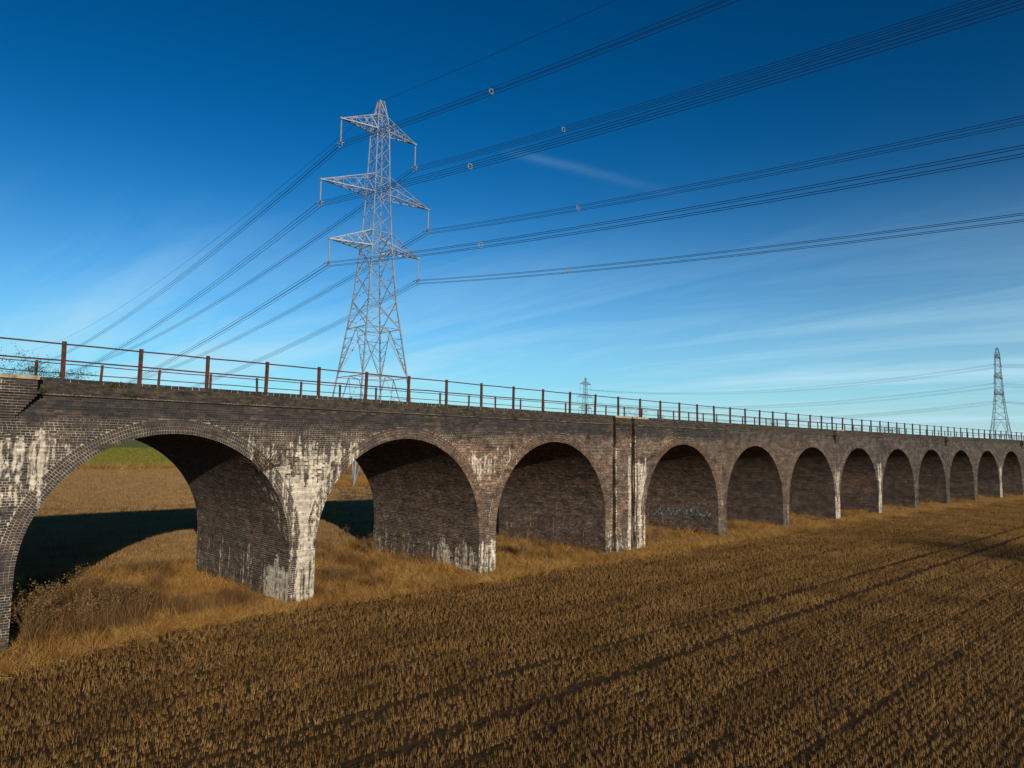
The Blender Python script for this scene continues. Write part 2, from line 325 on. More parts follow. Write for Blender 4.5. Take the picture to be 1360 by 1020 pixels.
# --- core masonry
def in_slot(s):
    return any(a < s < b for a, b in SLOTS)
def front_strip(mb, sa, sb, zlo, ztop, y, flip=False, core=0.0):
    """vertical wall strips between s breakpoints; zlo(s) gives the foot"""
    n = max(1, int((sb-sa)/.16)); ss = sorted(set([sa+(sb-sa)*i/n for i in range(n+1)] + [q for ab in SLOTS for q in ab if sa < q < sb and y < 1]))
    for a, b in zip(ss, ss[1:]):
        yy = y+core + (.30 if (y < 1 and in_slot((a+b)/2)) else 0)
        za, zb = zlo(a), zlo(b)
        nz = 6
        for i in range(nz):
            f0, f1 = i/nz, (i+1)/nz
            q = [(a, za+(ztop-za)*f0), (b, zb+(ztop-zb)*f0), (b, zb+(ztop-zb)*f1), (a, za+(ztop-za)*f1)]
            if flip: q = q[::-1]
            mb.quad(*[P3(s, yy, z) for s, z in q], uv=[(s, z) for s, z in q])
def arc_z(xc, r):
    return lambda s: ES + math.sqrt(max(0, r*r-(s-xc)**2))
def build_core():
    for j, (a, b) in piers.items():
        near = j in (0, 1, 2, 3, 4); c0 = .003 if near else 0
        mb = MB(); front_strip(mb, a, b, lambda s: -.4, ES, 0, core=c0)
        back = MB(); front_strip(mb, a, b, lambda s: -.4, ES, WID, flip=True)
        for (sx, sg) in ((a, 1), (b, -1)):          # reveals
            off = (.003 if (near and sg == 1) else 0)*sg
            ny, nz = 16, 6
            for i in range(ny):
                for k in range(nz):
                    y0_, y1_ = [c0+(WID-c0)*t/ny for t in (i, i+1)]; z0_, z1_ = [-.4+(ES+.4)*t/nz for t in (k, k+1)]
                    q = [(y1_, z0_), (y0_, z0_), (y0_, z1_), (y1_, z1_)]
                    if sg < 0: q = q[::-1]
                    mb.quad(*[P3(sx+off, y, z) for y, z in q], uv=[(y+.11, z) for y, z in q])
        for sa, sb in SLOTS:                         # jambs of the drainage chases
            if a < sa < b:
                for sx, q in ((sa, 1), (sb, -1)):
                    mb.quad(P3(sx, 0, -.4), P3(sx, .3, -.4), P3(sx, .3, ES), P3(sx, 0, ES), uv=[(0, -.4), (.3, -.4), (.3, ES), (0, ES)])
        fr = reg_front; rv = reg_reveal(j)
        def rg(V, fr=fr, rv=rv):
            y = V[:, 1]-yw(V[:, 0]); m = (y < .35)[:, None]; A, B = fr(V), rv(V); return np.where(m, np.maximum(A*.999, B*0), B)
        mb.build('pier', M['mortar'] if near else M['work'], via, reg=rg)
    for k, xc in arches.items():
        pl, pr = piers[k], piers[k+1]
        sa, sb = (pl[0]+pl[1])/2, (pr[0]+pr[1])/2
        if k+1 == 3: sb = 32.8
        if k == 3: sa = 32.8
        near = k in NEARK; c0 = .003 if near else 0
        mb = MB(); mk = MB()
        def zlo(s, xc=xc): return arc_z(xc, RAD)(s) if abs(s-xc) < RAD else ES
        front_strip(mb, sa, xc-RAD, zlo, ZSTR, 0, core=c0); 
        nseg = 56
        edges = [xc-RAD*math.cos(math.pi*i/nseg) for i in range(nseg+1)]
        for a, b in zip(edges, edges[1:]): front_strip(mb, a, b, zlo, ZSTR, 0, core=c0); front_strip(mk, a, b, zlo, ZSTR, WID, flip=True)
        front_strip(mb, xc+RAD, sb, zlo, ZSTR, 0, core=c0)
        front_strip(mk, sa, xc-RAD, zlo, ZSTR, WID, flip=True); front_strip(mk, xc+RAD, sb, zlo, ZSTR, WID, flip=True)
        for u, v in SLOTS:
            for sx in (u, v):
                if sa < sx < sb:
                    mb.quad(P3(sx, 0, ES), P3(sx, .3, ES), P3(sx, .3, ZSTR), P3(sx, 0, ZSTR), uv=[(0, ES), (.3, ES), (.3, ZSTR), (0, ZSTR)])
        mb.build('spandrel_wall', M['mortar'] if near else M['work'], via, reg=reg_front); mk.build('spandrel_wall', M['work'], via, reg=reg_dark)
        mb = MB(); ny = 16; rr = RAD+(.003 if near else 0)
        for i in range(nseg):
            t0, t1 = math.pi*i/nseg, math.pi*(i+1)/nseg
            for m in range(ny):
                y0_, y1_ = [c0+(WID-c0)*t/ny for t in (m, m+1)]
                q = [(t0, y1_), (t0, y0_), (t1, y0_), (t1, y1_)]
                mb.quad(*[P3(xc+rr*math.cos(t), y, ES+rr*math.sin(t)) for t, y in q], uv=[(y, RAD*(t if t < math.pi/2 else math.pi-t)+ES) for t, y in q])
        mb.build('arch_barrel', M['mortar'] if near else M['work'], via, smooth=True, reg=reg_reveal(k+1))
        if not near:
            for yy, fl in ((-.014, 0), (WID+.014, 1)):
                mb = MB()
                for i in range(nseg):
                    t0, t1 = math.pi*i/nseg, math.pi*(i+1)/nseg
                    q = [(t0, RAD), (t0, RAD+RING), (t1, RAD+RING), (t1, RAD)]
                    if fl: q = q[::-1]
                    mb.quad(*[P3(xc+r*math.cos(t), yy, ES+r*math.sin(t)) for t, r in q], uv=[(t*4.3, r-RAD) for t, r in q])
                    if not fl:
                        for r in (RAD, RAD+RING):
                            mb.quad(*[P3(xc+r*math.cos(t), y, ES+r*math.sin(t)) for t, y in ((t0, 0), (t0, yy), (t1, yy), (t1, 0))], uv=[(0, .02)]*4)
                mb.build('arch_ring', M['ringwork'], via, reg=reg_front)
build_core()

# --- bricks laid one by one on the near bays
def brick8(mb, A, B, rnd):
    """A: four outer corners, B: four inner corners"""
    mb.add(list(A)+list(B), [(0, 1, 2, 3), (1, 0, 4, 5), (2, 1, 5, 6), (3, 2, 6, 7), (0, 3, 7, 4)], rnd)
CH = .075
facade, vouss, reveal = [], [], []          # (A, B, rnd, key)
def lay_course(sa, sb, z0, y, proud, english, out, keyf=None):
    s = sa - random.random()*.2
    while s < sb:
        L = (.1125 if english else .225); a, b = s+.006, s+L-.006; s += L
        a = max(a, sa+.003); b = min(b, sb-.003)
        if b-a < .035: continue
        for u, v in SLOTS:
            if u-.02 < (a+b)/2 < v+.02: a = b
        if b-a < .03: continue
        zb, zt = z0+.0055, min(z0+CH, ZSTR)-.0055; pr_ = y-proud-random.uniform(.0005, .004); yi = y+.02
        A = [P3(a, pr_, zb), P3(b, pr_, zb), P3(b, pr_, zt), P3(a, pr_, zt)]; B = [P3(a, yi, zb), P3(b, yi, zb), P3(b, yi, zt), P3(a, yi, zt)]
        r = random.random(); r = r*r if z0 > 6.2 else r
        r = min(1, max(0, r+.55*mnoise.noise(Vector((a*.55, z0*.9, 12)))+.3*mnoise.noise(Vector((a*2.2, z0*3.5, 40)))))
        if random.random() < .006: pr_ = y+.0195; r = .05
        out.append((A, B, r))
nrow = 110; ZB0 = ES-27*CH
sL, sR = piers[-1][0], 47.5
centers = [arches[k] for k in NEARK]+[arches[4]]; MID4 = (piers[4][0]+piers[4][1])/2
for i in range(nrow):
    z0 = ZB0+i*CH; zm = z0+CH/2
    if z0 > ZSTR-.03: break
    # intervals of solid wall at this course
    iv = []
    cur = sL
    for xc in centers:
        if zm < ES: h = RAD
        else:
            d = (RAD+RING+.006)**2-(zm-ES)**2; h = math.sqrt(d) if d > 0 else 0
        if zm >= ES and h == 0: continue
        iv.append((cur, xc-h)); cur = xc+h
    iv.append((cur, 1e3)); lim = piers[4][1] if zm < ES else MID4; iv = [(a, min(b, lim)) for a, b in iv]
    iv = [(a, b) for a, b in iv if b-a > .05]
    for a, b in iv: lay_course(a, b, z0, 0, .0, i % 2 == 0 and zm < 6.4, facade)
    # bond changes above: all stretchers in the sooty engineering brick
for k in NEARK:
    xc = arches[k]
    for q in range(4):
        ra, rb = RAD+q*.114+.004, RAD+(q+1)*.114-.006
        n = int(math.pi*(ra+.05)/.077)
        for i in range(n):
            t0, t1 = math.pi*(i+.06)/n, math.pi*(i+.94)/n; pr_ = -.0015-random.uniform(0, .005)
            c = [(ra, t0), (rb, t0), (rb, t1), (ra, t1)]
            f = lambda r, t, y: P3(xc+r*math.cos(t), y, ES+r*math.sin(t))
            vouss.append(([f(r, t, pr_) for r, t in c], [f(r, t, .02) for r, t in c], random.uniform(.25, 1)))
for j in (1, 2, 3, 4):
    sx = piers[j][0]; xc = sx-RAD
    rows = 27
    for i in range(rows):
        z0 = ZB0+i*CH
        y = -random.random()*.1
        while y < WID:
            L = .1125 if i % 2 else .225; a, b = max(y+.005, .004), min(y+L-.005, WID); y += L
            if b-a < .03: continue
            e = sx-.0-random.uniform(0, .005)+.001
            A = [P3(e, yy, zz) for yy, zz in ((b, z0+.005), (a, z0+.005), (a, z0+CH-.005), (b, z0+CH-.005))]; B = [P3(sx+.03, yy, zz) for yy, zz in ((b, z0+.005), (a, z0+.005), (a, z0+CH-.005), (b, z0+CH-.005))]
            reveal.append((A, B, random.random(), j))
    n = int(math.pi/2*RAD/CH)
    for i in range(n):
        t0, t1 = math.pi/2*(i+.06)/n, math.pi/2*(i+.94)/n
        y = -random.random()*.1
        while y < WID:
            L = .1125 if i % 2 else .225; a, b = max(y+.005, .004), min(y+L-.005, WID); y += L
            if b-a < .03: continue
            r = RAD-.0-random.uniform(0, .004)
            q = ((b, t0), (a, t0), (a, t1), (b, t1))
            A = [P3(xc+r*math.cos(t), yy, ES+r*math.sin(t)) for yy, t in q]; B = [P3(xc+(RAD+.03)*math.cos(t), yy, ES+(RAD+.03)*math.sin(t)) for yy, t in q]
            reveal.append((A, B, random.random(), j))
def screen(p):
    v = Vector(p)-CAM; z = v.dot(fw); return (680+FPX*v.dot(rt)/z, 510-FPX*v.dot(up)/z, z) if z > .5 else (-9e3, 0, 1)
def split_build(items, name, mat, limit, rgf, parent):
    vis = []
    for i, it in enumerate(items):
        u, v, z = screen(it[0][0])
        if 4 < u < 1356 and 4 < v < 1016: vis.append((z/math.sqrt(abs((Vector(it[0][1])-Vector(it[0][0])).length)+.02), i))
    pick = set(i for _, i in sorted(vis)[:limit])
    mb = MB()
    for i, it in enumerate(items):
        if i in pick:
            m1 = MB(); brick8(m1, it[0], it[1], it[2]); m1.build(name, mat, parent, reg=rgf)
        else: brick8(mb, it[0], it[1], it[2])
    o = mb.build(name+'s_beyond' if limit else name, mat, parent, reg=rgf); tag(o, kind='stuff'); return o
split_build(facade, 'brick', M['brick'], 300, reg_front, via)
split_build(vouss, 'voussoir_brick', M['brick'], 300, reg_ring, via)
for j in (1, 2, 3, 4):
    mb = MB()
    for A, B, r, jj in reveal:
        if jj == j: brick8(mb, A, B, r)
    tag(mb.build('reveal_brickwork', M['brick'], via, reg=reg_reveal(j)), kind='stuff')

# --- string course, parapets, coping, deck, refuges
def long_box(name, mat, y0, y1, z0, z1, s0=S_END0, s1=S_END1, step=2.0, skip=(), parent=via, reg=reg_front):
    mb = MB(); cuts = [s0]
    n = int((s1-s0)/step)+1
    ss = sorted(set([s0+(s1-s0)*i/n for i in range(n+1)] + [q for ab in skip for q in ab]))
    for a, b in zip(ss, ss[1:]):
        if any(u-1e-6 <= a and b <= v+1e-6 for u, v in skip): continue
        c = [P3(a, y0, z0), P3(b, y0, z0), P3(b, y1, z0), P3(a, y1, z0), P3(a, y0, z1), P3(b, y0, z1), P3(b, y1, z1), P3(a, y1, z1)]
        mb.quad(c[0], c[1], c[5], c[4], uv=[(a, z0), (b, z0), (b, z1), (a, z1)]); mb.quad(c[2], c[3], c[7], c[6], uv=[(b, z0), (a, z0), (a, z1), (b, z1)])
        mb.quad(c[4], c[5], c[6], c[7], uv=[(a, 0), (b, 0), (b, .1), (a, .1)]); mb.quad(c[3], c[2], c[1], c[0], uv=[(a, 0), (b, 0), (b, .1), (a, .1)])
        mb.quad(c[3], c[0], c[4], c[7], uv=[(0, z0), (.1, z0), (.1, z1), (0, z1)]); mb.quad(c[1], c[2], c[6], c[5], uv=[(0, z0), (.1, z0), (.1, z1), (0, z1)])
    return mb.build(name, mat, parent, reg=reg)
PIERREF = [j for j in (0, -3, 6, 9, 12, 15)]
long_box('string_course', M['work'], -.085, .12, ZSTR, ZSTR+.075, skip=SLOTS)
long_box('parapet', M['parafar'], -.01, .34, ZSTR+.075, ZPAR, skip=SLOTS)
long_box('parapet', M['work'], WID-.34, WID+.01, ZSTR-.1, ZPAR+.05)
long_box('string_course', M['work'], WID-.1, WID+.085, ZSTR-.17, ZSTR-.1)
long_box('deck', M['deck'], .30, WID-.30, 6.75, 7.25, step=3)
# stretcher bricks of the parapet face in the near bays
pf = []
for i in range(5):
    z0 = ZSTR+.079+i*.068
    s = sL+random.random()*.2
    while s < sR:
        a, b = s+.004, s+.221; s += .225
        if any(u-.15 < (a+b)/2 < v+.15 for u, v in SLOTS): continue
        y = -.014-random.uniform(0, .006)
        pf.append(([P3(a, y, z0+.004), P3(b, y, z0+.004), P3(b, y, z0+.064), P3(a, y, z0+.064)], [P3(a, 0, z0+.004), P3(b, 0, z0+.004), P3(b, 0, z0+.064), P3(a, 0, z0+.064)], random.random()**2))
split_build(pf, 'parapet_brickwork', M['para'], 0, reg_dark, via)
# coping: brick on edge, stone slabs on the refuges and by the chases
cop = []
STONE = [(piers[j][0]-.2, piers[j][1]+.2) for j in PIERREF] + [(31.95, 33.45), (33.62, 35.15)]
s = S_END0
i = 0
while s < S_END1:
    a, b = s+.009, s+.209; s += .218; i += 1
    if any(u < (a+b)/2 < v for u, v in STONE): continue
    cop.append((a, b))
vis = []
for i, (a, b) in enumerate(cop):
    u, v, z = screen(P3(a, 0, ZPAR))
    if 2 < u < 1358: vis.append((z, i))
pick = set(i for _, i in sorted(vis)[:300])
def coping_brick(mb, a, b):
    y0, y1 = -.035-random.uniform(0, .006), .37; z1 = ZPAR+.108+random.uniform(-.004, .004); ch = .014
    c = [P3(a, y0, ZPAR+.004), P3(b, y0, ZPAR+.004), P3(b, y1, ZPAR+.004), P3(a, y1, ZPAR+.004), P3(a, y0, z1-ch), P3(b, y0, z1-ch), P3(b, y1, z1), P3(a, y1, z1), P3(a, y0+ch, z1), P3(b, y0+ch, z1)]
    mb.add(c, [(0, 1, 5, 4), (4, 5, 9, 8), (8, 9, 6, 7), (1, 2, 6, 9, 5), (3, 0, 4, 8, 7), (2, 3, 7, 6)], random.random()**1.5*.8)
rest = MB()
for i, (a, b) in enumerate(cop):
    if i in pick:
        m1 = MB(); coping_brick(m1, a, b); m1.build('coping_brick', M['coping'], via, reg=reg_dark)
    else: coping_brick(rest, a, b)
tag(rest.build('coping_bricks_beyond', M['coping'], via, reg=reg_dark), kind='stuff')
long_box('coping_bed', M['mortar'], -.031, .36, ZPAR, ZPAR+.098, skip=STONE, reg=lambda V: np.c_[np.full(len(V), .75), np.zeros(len(V)), np.zeros(len(V))])
long_box('rear_coping', M['work'], WID-.37, WID+.03, ZPAR+.05, ZPAR+.15)
for u, v in STONE:
    n = max(1, round((v-u)/.75))
    for i in range(n):
        a, b = u+(v-u)*i/n+.004, u+(v-u)*(i+1)/n-.004
        long_box('coping_stone', M['stone'], -.06 if u > 31 and u < 35 else -.40, .38, ZPAR+.002, ZPAR+.105+random.uniform(0, .008), a, b)
for j in PIERREF:
    a, b = piers[j][0]-.17, piers[j][1]+.17
    long_box('refuge_wall', M['work'], -.33, .02, ZSTR+.078, ZPAR, a, b, reg=reg_dark)
    long_box('refuge_string', M['work'], -.40, .02, ZSTR+.004, ZSTR+.072, a-.05, b+.05, reg=reg_dark)
    for k in range(9):                     # corbel courses stepping in
        z1 = ZSTR-k*.075; o = .33*(1-k/9.5); ins = .052*k
        if b-a-2*ins > .2: long_box('corbel_course', M['work'], -o, .02, z1-.0735, z1, a+ins, b-ins, reg=reg_dark)
# algae-blackened drain chutes hang in the two chases
for u, v in SLOTS:
    mb = MB(); pts = [P3((u+v)/2, .19, z) for z in (-.2, 2, 4, 6, 7.3)]; mb.tube(pts, .075, 8)
    for z in (1, 3, 5, 6.6): mb.tube([P3((u+v)/2, .19, z), P3((u+v)/2, .19, z+.09)], .095, 8)
    mb.build('drain_pipe', M['rust'], via)
# graffiti on the reveal of the fourth pier
mb = MB(); sx = piers[4][0]-.009; rg_ = random.Random(5)
y = 5.0
while y > .7:
    zb = 1.0+.06*(5-y); hh = rg_.uniform(.3, .62); pts_ = []; q = rg_.uniform(0, 6)
    for k in range(9):
        f = k/8; pts_.append((y-f*rg_.uniform(.25, .5), zb+hh*(.5+.5*math.sin(q+f*rg_.uniform(6, 11)))+rg_.gauss(0, .03)))
    for (ya, za), (yb, zb2) in zip(pts_, pts_[1:]):
        d = Vector((yb-ya, zb2-za)); n_ = Vector((-d.y, d.x)).normalized()*rg_.uniform(.012, .045)
        mb.quad(P3(sx, ya+n_.x, za+n_.y), P3(sx, yb+n_.x, zb2+n_.y), P3(sx, yb-n_.x, zb2-n_.y), P3(sx, ya-n_.x, za-n_.y)); sx -= .0002
    y -= rg_.uniform(.2, .42)
mb.build('graffiti', M['paint'], via)

# ------------------------------------------------------------------ iron railings
def railing(y, zb, ztop, rails, s0, spacing, label, pw, rr):
    t = tag(empty('iron_railing', P3(s0, y, zb)), label, 'railing', 'railings along the viaduct'); o = Vector(P3(s0, y, zb))
    n = int((S_END1-6-s0)/spacing)
    protos = []
    for i in range(n+1):
        s = s0+i*spacing; lean = random.gauss(0, .017)
        if i < 6 or not protos:
            mb = MB(); h = ztop-zb+.02
            mb.box((-pw, -pw*.55, -.12), (pw, pw*.55, h)); mb.box((-pw*.55, -pw, -.12), (pw*.55, pw, h*.985)); mb.box((-pw*1.5, -pw*1.5, -.02), (pw*1.5, pw*1.5, .025))
            c = mb.build('post', M['rust'], t); protos.append(c)
        else: c = protos[i % 6].copy(); col.objects.link(c); c.parent = t
        c.location = Vector(P3(s, y, zb))-o; c.rotation_euler = (random.gauss(0, .008), lean, random.uniform(-.1, .1))
    for z in rails:
        mb = MB(); pts = []
        s = s0-8*spacing
        while s < S_END1-5: pts.append(tuple(Vector(P3(s, y-.0, z+random.gauss(0, .006)))-o)); s += spacing/2
        mb.tube(pts, rr, 6); mb.build('rail', M['rust'], t)
    for i in range(1, 9):
        c = protos[i % 6].copy(); col.objects.link(c); c.parent = t; c.location = Vector(P3(s0-i*spacing, y, zb))-o
    return t
railing(.22, ZPAR+.10, 8.62, (8.56, 8.07), 5.30, 2.098, 'rusty red iron post and rail fence on the near edge of the viaduct', .056, .023)
railing(WID-.25, ZPAR+.14, 8.74, (8.69, 8.32), 6.16, 2.21, 'lower looking rusty railing along the far edge of the viaduct deck', .048, .019)

# ------------------------------------------------------------------ ground
def plane(name, mat, x0, x1, y0, y1, z, nx=1, ny=1, hf=None):
    mb = MB(); xs = np.linspace(x0, x1, nx+1); ys = np.linspace(y0, y1, ny+1)
    vs = [(a, b, z+(hf(a, b) if hf else 0)) for b in ys for a in xs]
    fs = [(j*(nx+1)+i, j*(nx+1)+i+1, (j+1)*(nx+1)+i+1, (j+1)*(nx+1)+i) for j in range(ny) for i in range(nx)]
    mb.add(vs, fs); return mb.build(name, mat, None, smooth=bool(hf))
tag(plane('ground', M['field'], -7000, 7000, -7000, 7000, -.03), kind='structure')
tag(plane('field_beyond', M['farfield'], -300, 700, 10.5, 120, -.012), kind='structure')
tag(plane('meadow', M['meadow'], -3000, 4000, 124, 6500, .0), kind='structure')
EDG = [(-60, -1.9), (3.9, -1.85), (5.8, -1.2), (8.5, -.55), (12, -.5), (14.1, -.55), (17, -1.0), (21.6, -1.55), (33, -1.6), (44, -1.9), (64, -1.8), (105, -2.6), (180, -3)]
ex, ey = zip(*EDG)
def edge_y(s): return float(np.interp(s, ex, ey)) + yw(s) + .26*mnoise.noise(Vector((s*.6, 3.3, 0)))+.12*mnoise.noise(Vector((s*2.7, 8.3, 0)))
def verge_h(s, v):      # v = 0 at the field edge, 1 at the far side
    b = math.sin(math.pi*min(1, max(0, v)))**.5 if 0 < v < 1 else 0
    return b*(.06+.09*mnoise.noise(Vector((s*.35, v*5, 1.7)))+.05*mnoise.noise(Vector((s*1.7, v*17, 4))))-.03*(1-b)
def verge_pt(s, v):
    y = edge_y(s)*(1-v)+(yw(s)+10.8)*v; return (s, y, verge_h(s, v))
mb = MB(); NS, NV = 620, 44; s0_, s1_ = -30, 158
vs_ = [verge_pt(s0_+(s1_-s0_)*i/NS, j/NV) for j in range(NV+1) for i in range(NS+1)]
mb.add(vs_, [(j*(NS+1)+i, j*(NS+1)+i+1, (j+1)*(NS+1)+i+1, (j+1)*(NS+1)+i) for j in range(NV) for i in range(NS)])
tag(mb.build('grass_verge', M['verge'], None, smooth=True), kind='structure')

# ------------------------------------------------------------------ scattered plants (geometry-node instances of small tufts)
def tuft(name, mat, nb, hmin, hmax, spread, width, bend, seg=2, lean=0.25):
    mb = MB()
    for _ in range(nb):
        a = random.uniform(0, 6.283); r = spread*math.sqrt(random.random()); h = random.uniform(hmin, hmax); d = random.uniform(0, 6.283)
        bx, by = r*math.cos(a), r*math.sin(a); l = random.uniform(.2, 1)*bend*h; wv = width*random.uniform(.7, 1.3); q = random.uniform(0, 6.283)
        wx, wy = math.cos(q)*wv/2, math.sin(q)*wv/2; vs = []; ln = lean*random.random()
        for k in range(seg+1):
            f = k/seg; off = (ln*f+l/h*f*f)*h; z = h*f*(1-.35*min(1, l/h)*f); ww = 1-f*.75
            cx, cy = bx+math.cos(d)*off, by+math.sin(d)*off; vs += [(cx-wx*ww, cy-wy*ww, z), (cx+wx*ww, cy+wy*ww, z)]
        mb.add(vs, [(2*k, 2*k+1, 2*k+3, 2*k+2) for k in range(seg)], random.random())
    o = mb.build(name, mat); col.objects.unlink(o); return o
def scatter(name, pts, rots, scales, tufts, label, cat, mat):
    src = bpy.data.collections.new(name+'_tufts')
    for t in tufts: src.objects.link(t)
    me = bpy.data.meshes.new(name); me.vertices.add(len(pts)); me.vertices.foreach_set('co', np.asarray(pts, np.float32).ravel())
    for nm, ty, arr in (('rot', 'FLOAT_VECTOR', rots), ('scl', 'FLOAT_VECTOR', scales)):
        a = me.attributes.new(nm, ty, 'POINT'); a.data.foreach_set('vector', np.asarray(arr, np.float32).ravel())
    a = me.attributes.new('irnd', 'FLOAT', 'POINT'); a.data.foreach_set('value', np.array([.2+.28*mnoise.noise(Vector((p[0]*.45, p[1]*.6, 2)))+.2*mnoise.noise(Vector((p[0]*2.1, p[1]*2.1, 5)))+.12*random.random() for p in pts], np.float32))
    me.materials.append(mat)
    o = bpy.data.objects.new(name, me); col.objects.link(o)
    ng = bpy.data.node_groups.new(name, 'GeometryNodeTree'); ng.interface.new_socket('Geometry', in_out='INPUT', socket_type='NodeSocketGeometry'); ng.interface.new_socket('Geometry', in_out='OUTPUT', socket_type='NodeSocketGeometry')
    N = ng.nodes.new; L = ng.links.new
    gi, go = N('NodeGroupInput'), N('NodeGroupOutput'); ip = N('GeometryNodeInstanceOnPoints'); ci = N('GeometryNodeCollectionInfo'); ci.inputs['Collection'].default_value = src; ci.inputs['Separate Children'].default_value = True; ci.inputs['Reset Children'].default_value = True
    r1 = N('GeometryNodeInputNamedAttribute'); r1.data_type = 'FLOAT_VECTOR'; r1.inputs[0].default_value = 'rot'; r2 = N('GeometryNodeInputNamedAttribute'); r2.data_type = 'FLOAT_VECTOR'; r2.inputs[0].default_value = 'scl'
    m2p = N('GeometryNodeMeshToPoints'); L(gi.outputs[0], m2p.inputs['Mesh'])
    L(m2p.outputs[0], ip.inputs['Points']); L(ci.outputs[0], ip.inputs['Instance']); ip.inputs['Pick Instance'].default_value = True
    e2r = N('FunctionNodeEulerToRotation'); L(r1.outputs[0], e2r.inputs[0]); L(e2r.outputs[0], ip.inputs['Rotation']); L(r2.outputs[0], ip.inputs['Scale']); L(ip.outputs[0], go.inputs[0])
    md = o.modifiers.new('scatter', 'NODES'); md.node_group = ng
    return tag(o, label, cat, kind='stuff')
# crop stubble in drilled rows on this side of the viaduct
stubs = [tuft('stubble_tuft', M['stub'], 8, .06, .145, .038, .009, .05, 1, .32) for _ in range(8)]
pts, rots, scl = [], [], []
SL = -.035
row = 0; c = 2.5
TR1 = lambda s: -12.42+(s-8.25)*-.0351
TR2 = lambda s: -10.98+(s-20.7)*-.0459
while c > -21.5:
    dens = random.uniform(.7, 1.0); row += 1
    if row % 8 == 0: dens *= random.uniform(.3, .6)
    n = int((150-2)/.062); ss = 2+np.arange(n)*.062+rng.normal(0, .03, n)
    far = np.clip((ss-55)/60, 0, 1); keep = rng.random(n) < dens*(1-.72*far); ss = ss[keep]; far = far[keep]
    yy = c+(ss-10)*SL+rng.normal(0, .026, len(ss))+.02*np.sin(ss*.7+row)
    for s, y, f in zip(ss, yy, far):
        if y > edge_y(s)+.05: continue
        if (abs(y-TR1(s)) < .16 and random.random() < .95) or (abs(y-TR2(s)) < .12 and random.random() < .9): continue
        u, v, z = screen((s, y, 0))
        if z < 4 or u < -260 or u > 1620 or v > 1150: continue
        k = random.uniform(.55, 1.15)*(1+.35*f); pts.append((s, y, -.035)); rots.append((random.gauss(0, .12), random.gauss(0, .12), random.uniform(0, 6.28))); scl.append((k*(1+f*.7), k*(1+f*.7), k))
    c -= .17
scatter('crop_stubble', pts, rots, scl, stubs, 'short brown crop stubble in drilled rows across the foreground field', 'stubble', M['stub'])
print('stubble', len(pts))
# dry grass on the verge and under the arches
gr = [tuft('grass_tuft', M['straw'], 20, .16, .46, .17, .014, .8, 4, .5) for _ in range(5)] + [tuft('grass_tuft', M['straw'], 14, .3, .75, .12, .013, .5, 4, .35) for _ in range(2)]
pts, rots, scl = [], [], []
def blocked(s, y):
    yy = y-yw(s)
    return -.02 < yy < WID+.02 and any(a-.02 < s < b+.02 for a, b in piers.values())
tries = 0
while len(pts) < 30000 and tries < 200000:
    tries += 1
    s = 1.0+150*random.random()**1.9; v = random.random()
    x_, y_, z_ = verge_pt(s, v)
    if blocked(s, y_): continue
    yy = y_-yw(s)
    u, vv, zz = screen((x_, y_, 0))
    if zz < 3 or u < -200 or u > 1560: continue
    pn = mnoise.noise(Vector((s*.55, y_*.8, 9)))
    if pn < -.25 and random.random() < .7: continue
    k = random.uniform(.35, .8)*(1+.8*max(0, pn))
    if yy < -.15: k *= .6
    lay = 1.1 if random.random() < .5 else .25
    if yy < .35+.4*pn or (8.8 < s < 13 and yy < 3.2+pn*2): lay = 1.15; k *= .75
    pts.append((x_, y_, z_-.02)); rots.append((random.gauss(0, lay*.6), random.gauss(0, lay*.6), random.uniform(0, 6.28))); scl.append((k*1.15, k*1.15, k*random.uniform(.7, 1.15)))
for _ in range(7000):
    s = 2+110*random.random()**1.8; y_ = edge_y(s)+random.gauss(.25, .4); x_, _y, z_ = verge_pt(s, max(.01, min(.2, (y_-edge_y(s))/11)))
    if blocked(s, y_): continue
    k = random.uniform(.3, .75); pts.append((s, y_, max(z_, -.03)-.01)); rots.append((random.gauss(0, .8), random.gauss(0, .8), random.uniform(0, 6.28))); scl.append((k*1.2, k*1.2, k))
scatter('dry_grass', pts, rots, scl, gr, 'long dry golden grass along the foot of the viaduct and under its arches', 'grass', M['straw'])
# upright brown dead stems in drifts among the grass
bw = [tuft('stem_tuft', M['brownstem'], 12, .25, .8, .16, .013, .25, 3, .3) for _ in range(5)]
pts, rots, scl = [], [], []
while len(pts) < 8000:
    s = 3.5+120*random.random()**2.2; v = random.random(); x_, y_, z_ = verge_pt(s, v); yy = y_-yw(s)
    if blocked(s, y_) or yy < .1: continue
    d = mnoise.noise(Vector((s*.5, y_*.45, 31)))+.45*mnoise.noise(Vector((s*1.9, y_*1.6, 7)))
    near = math.exp(-((s-6.9)/1.9)**2-((yy-2.2)/2.2)**2)
    if d+1.0*near < .22: continue
    k = random.uniform(.55, 1.05)*(.8+.75*near); pts.append((x_, y_, z_-.02)); rots.append((random.gauss(0, .2), random.gauss(0, .2), random.uniform(0, 6.28))); scl.append((k, k, k))
scatter('dead_stems', pts, rots, scl, bw, 'drifts of upright brown dead stems in the grass under the arches', 'weeds', M['brownstem'])
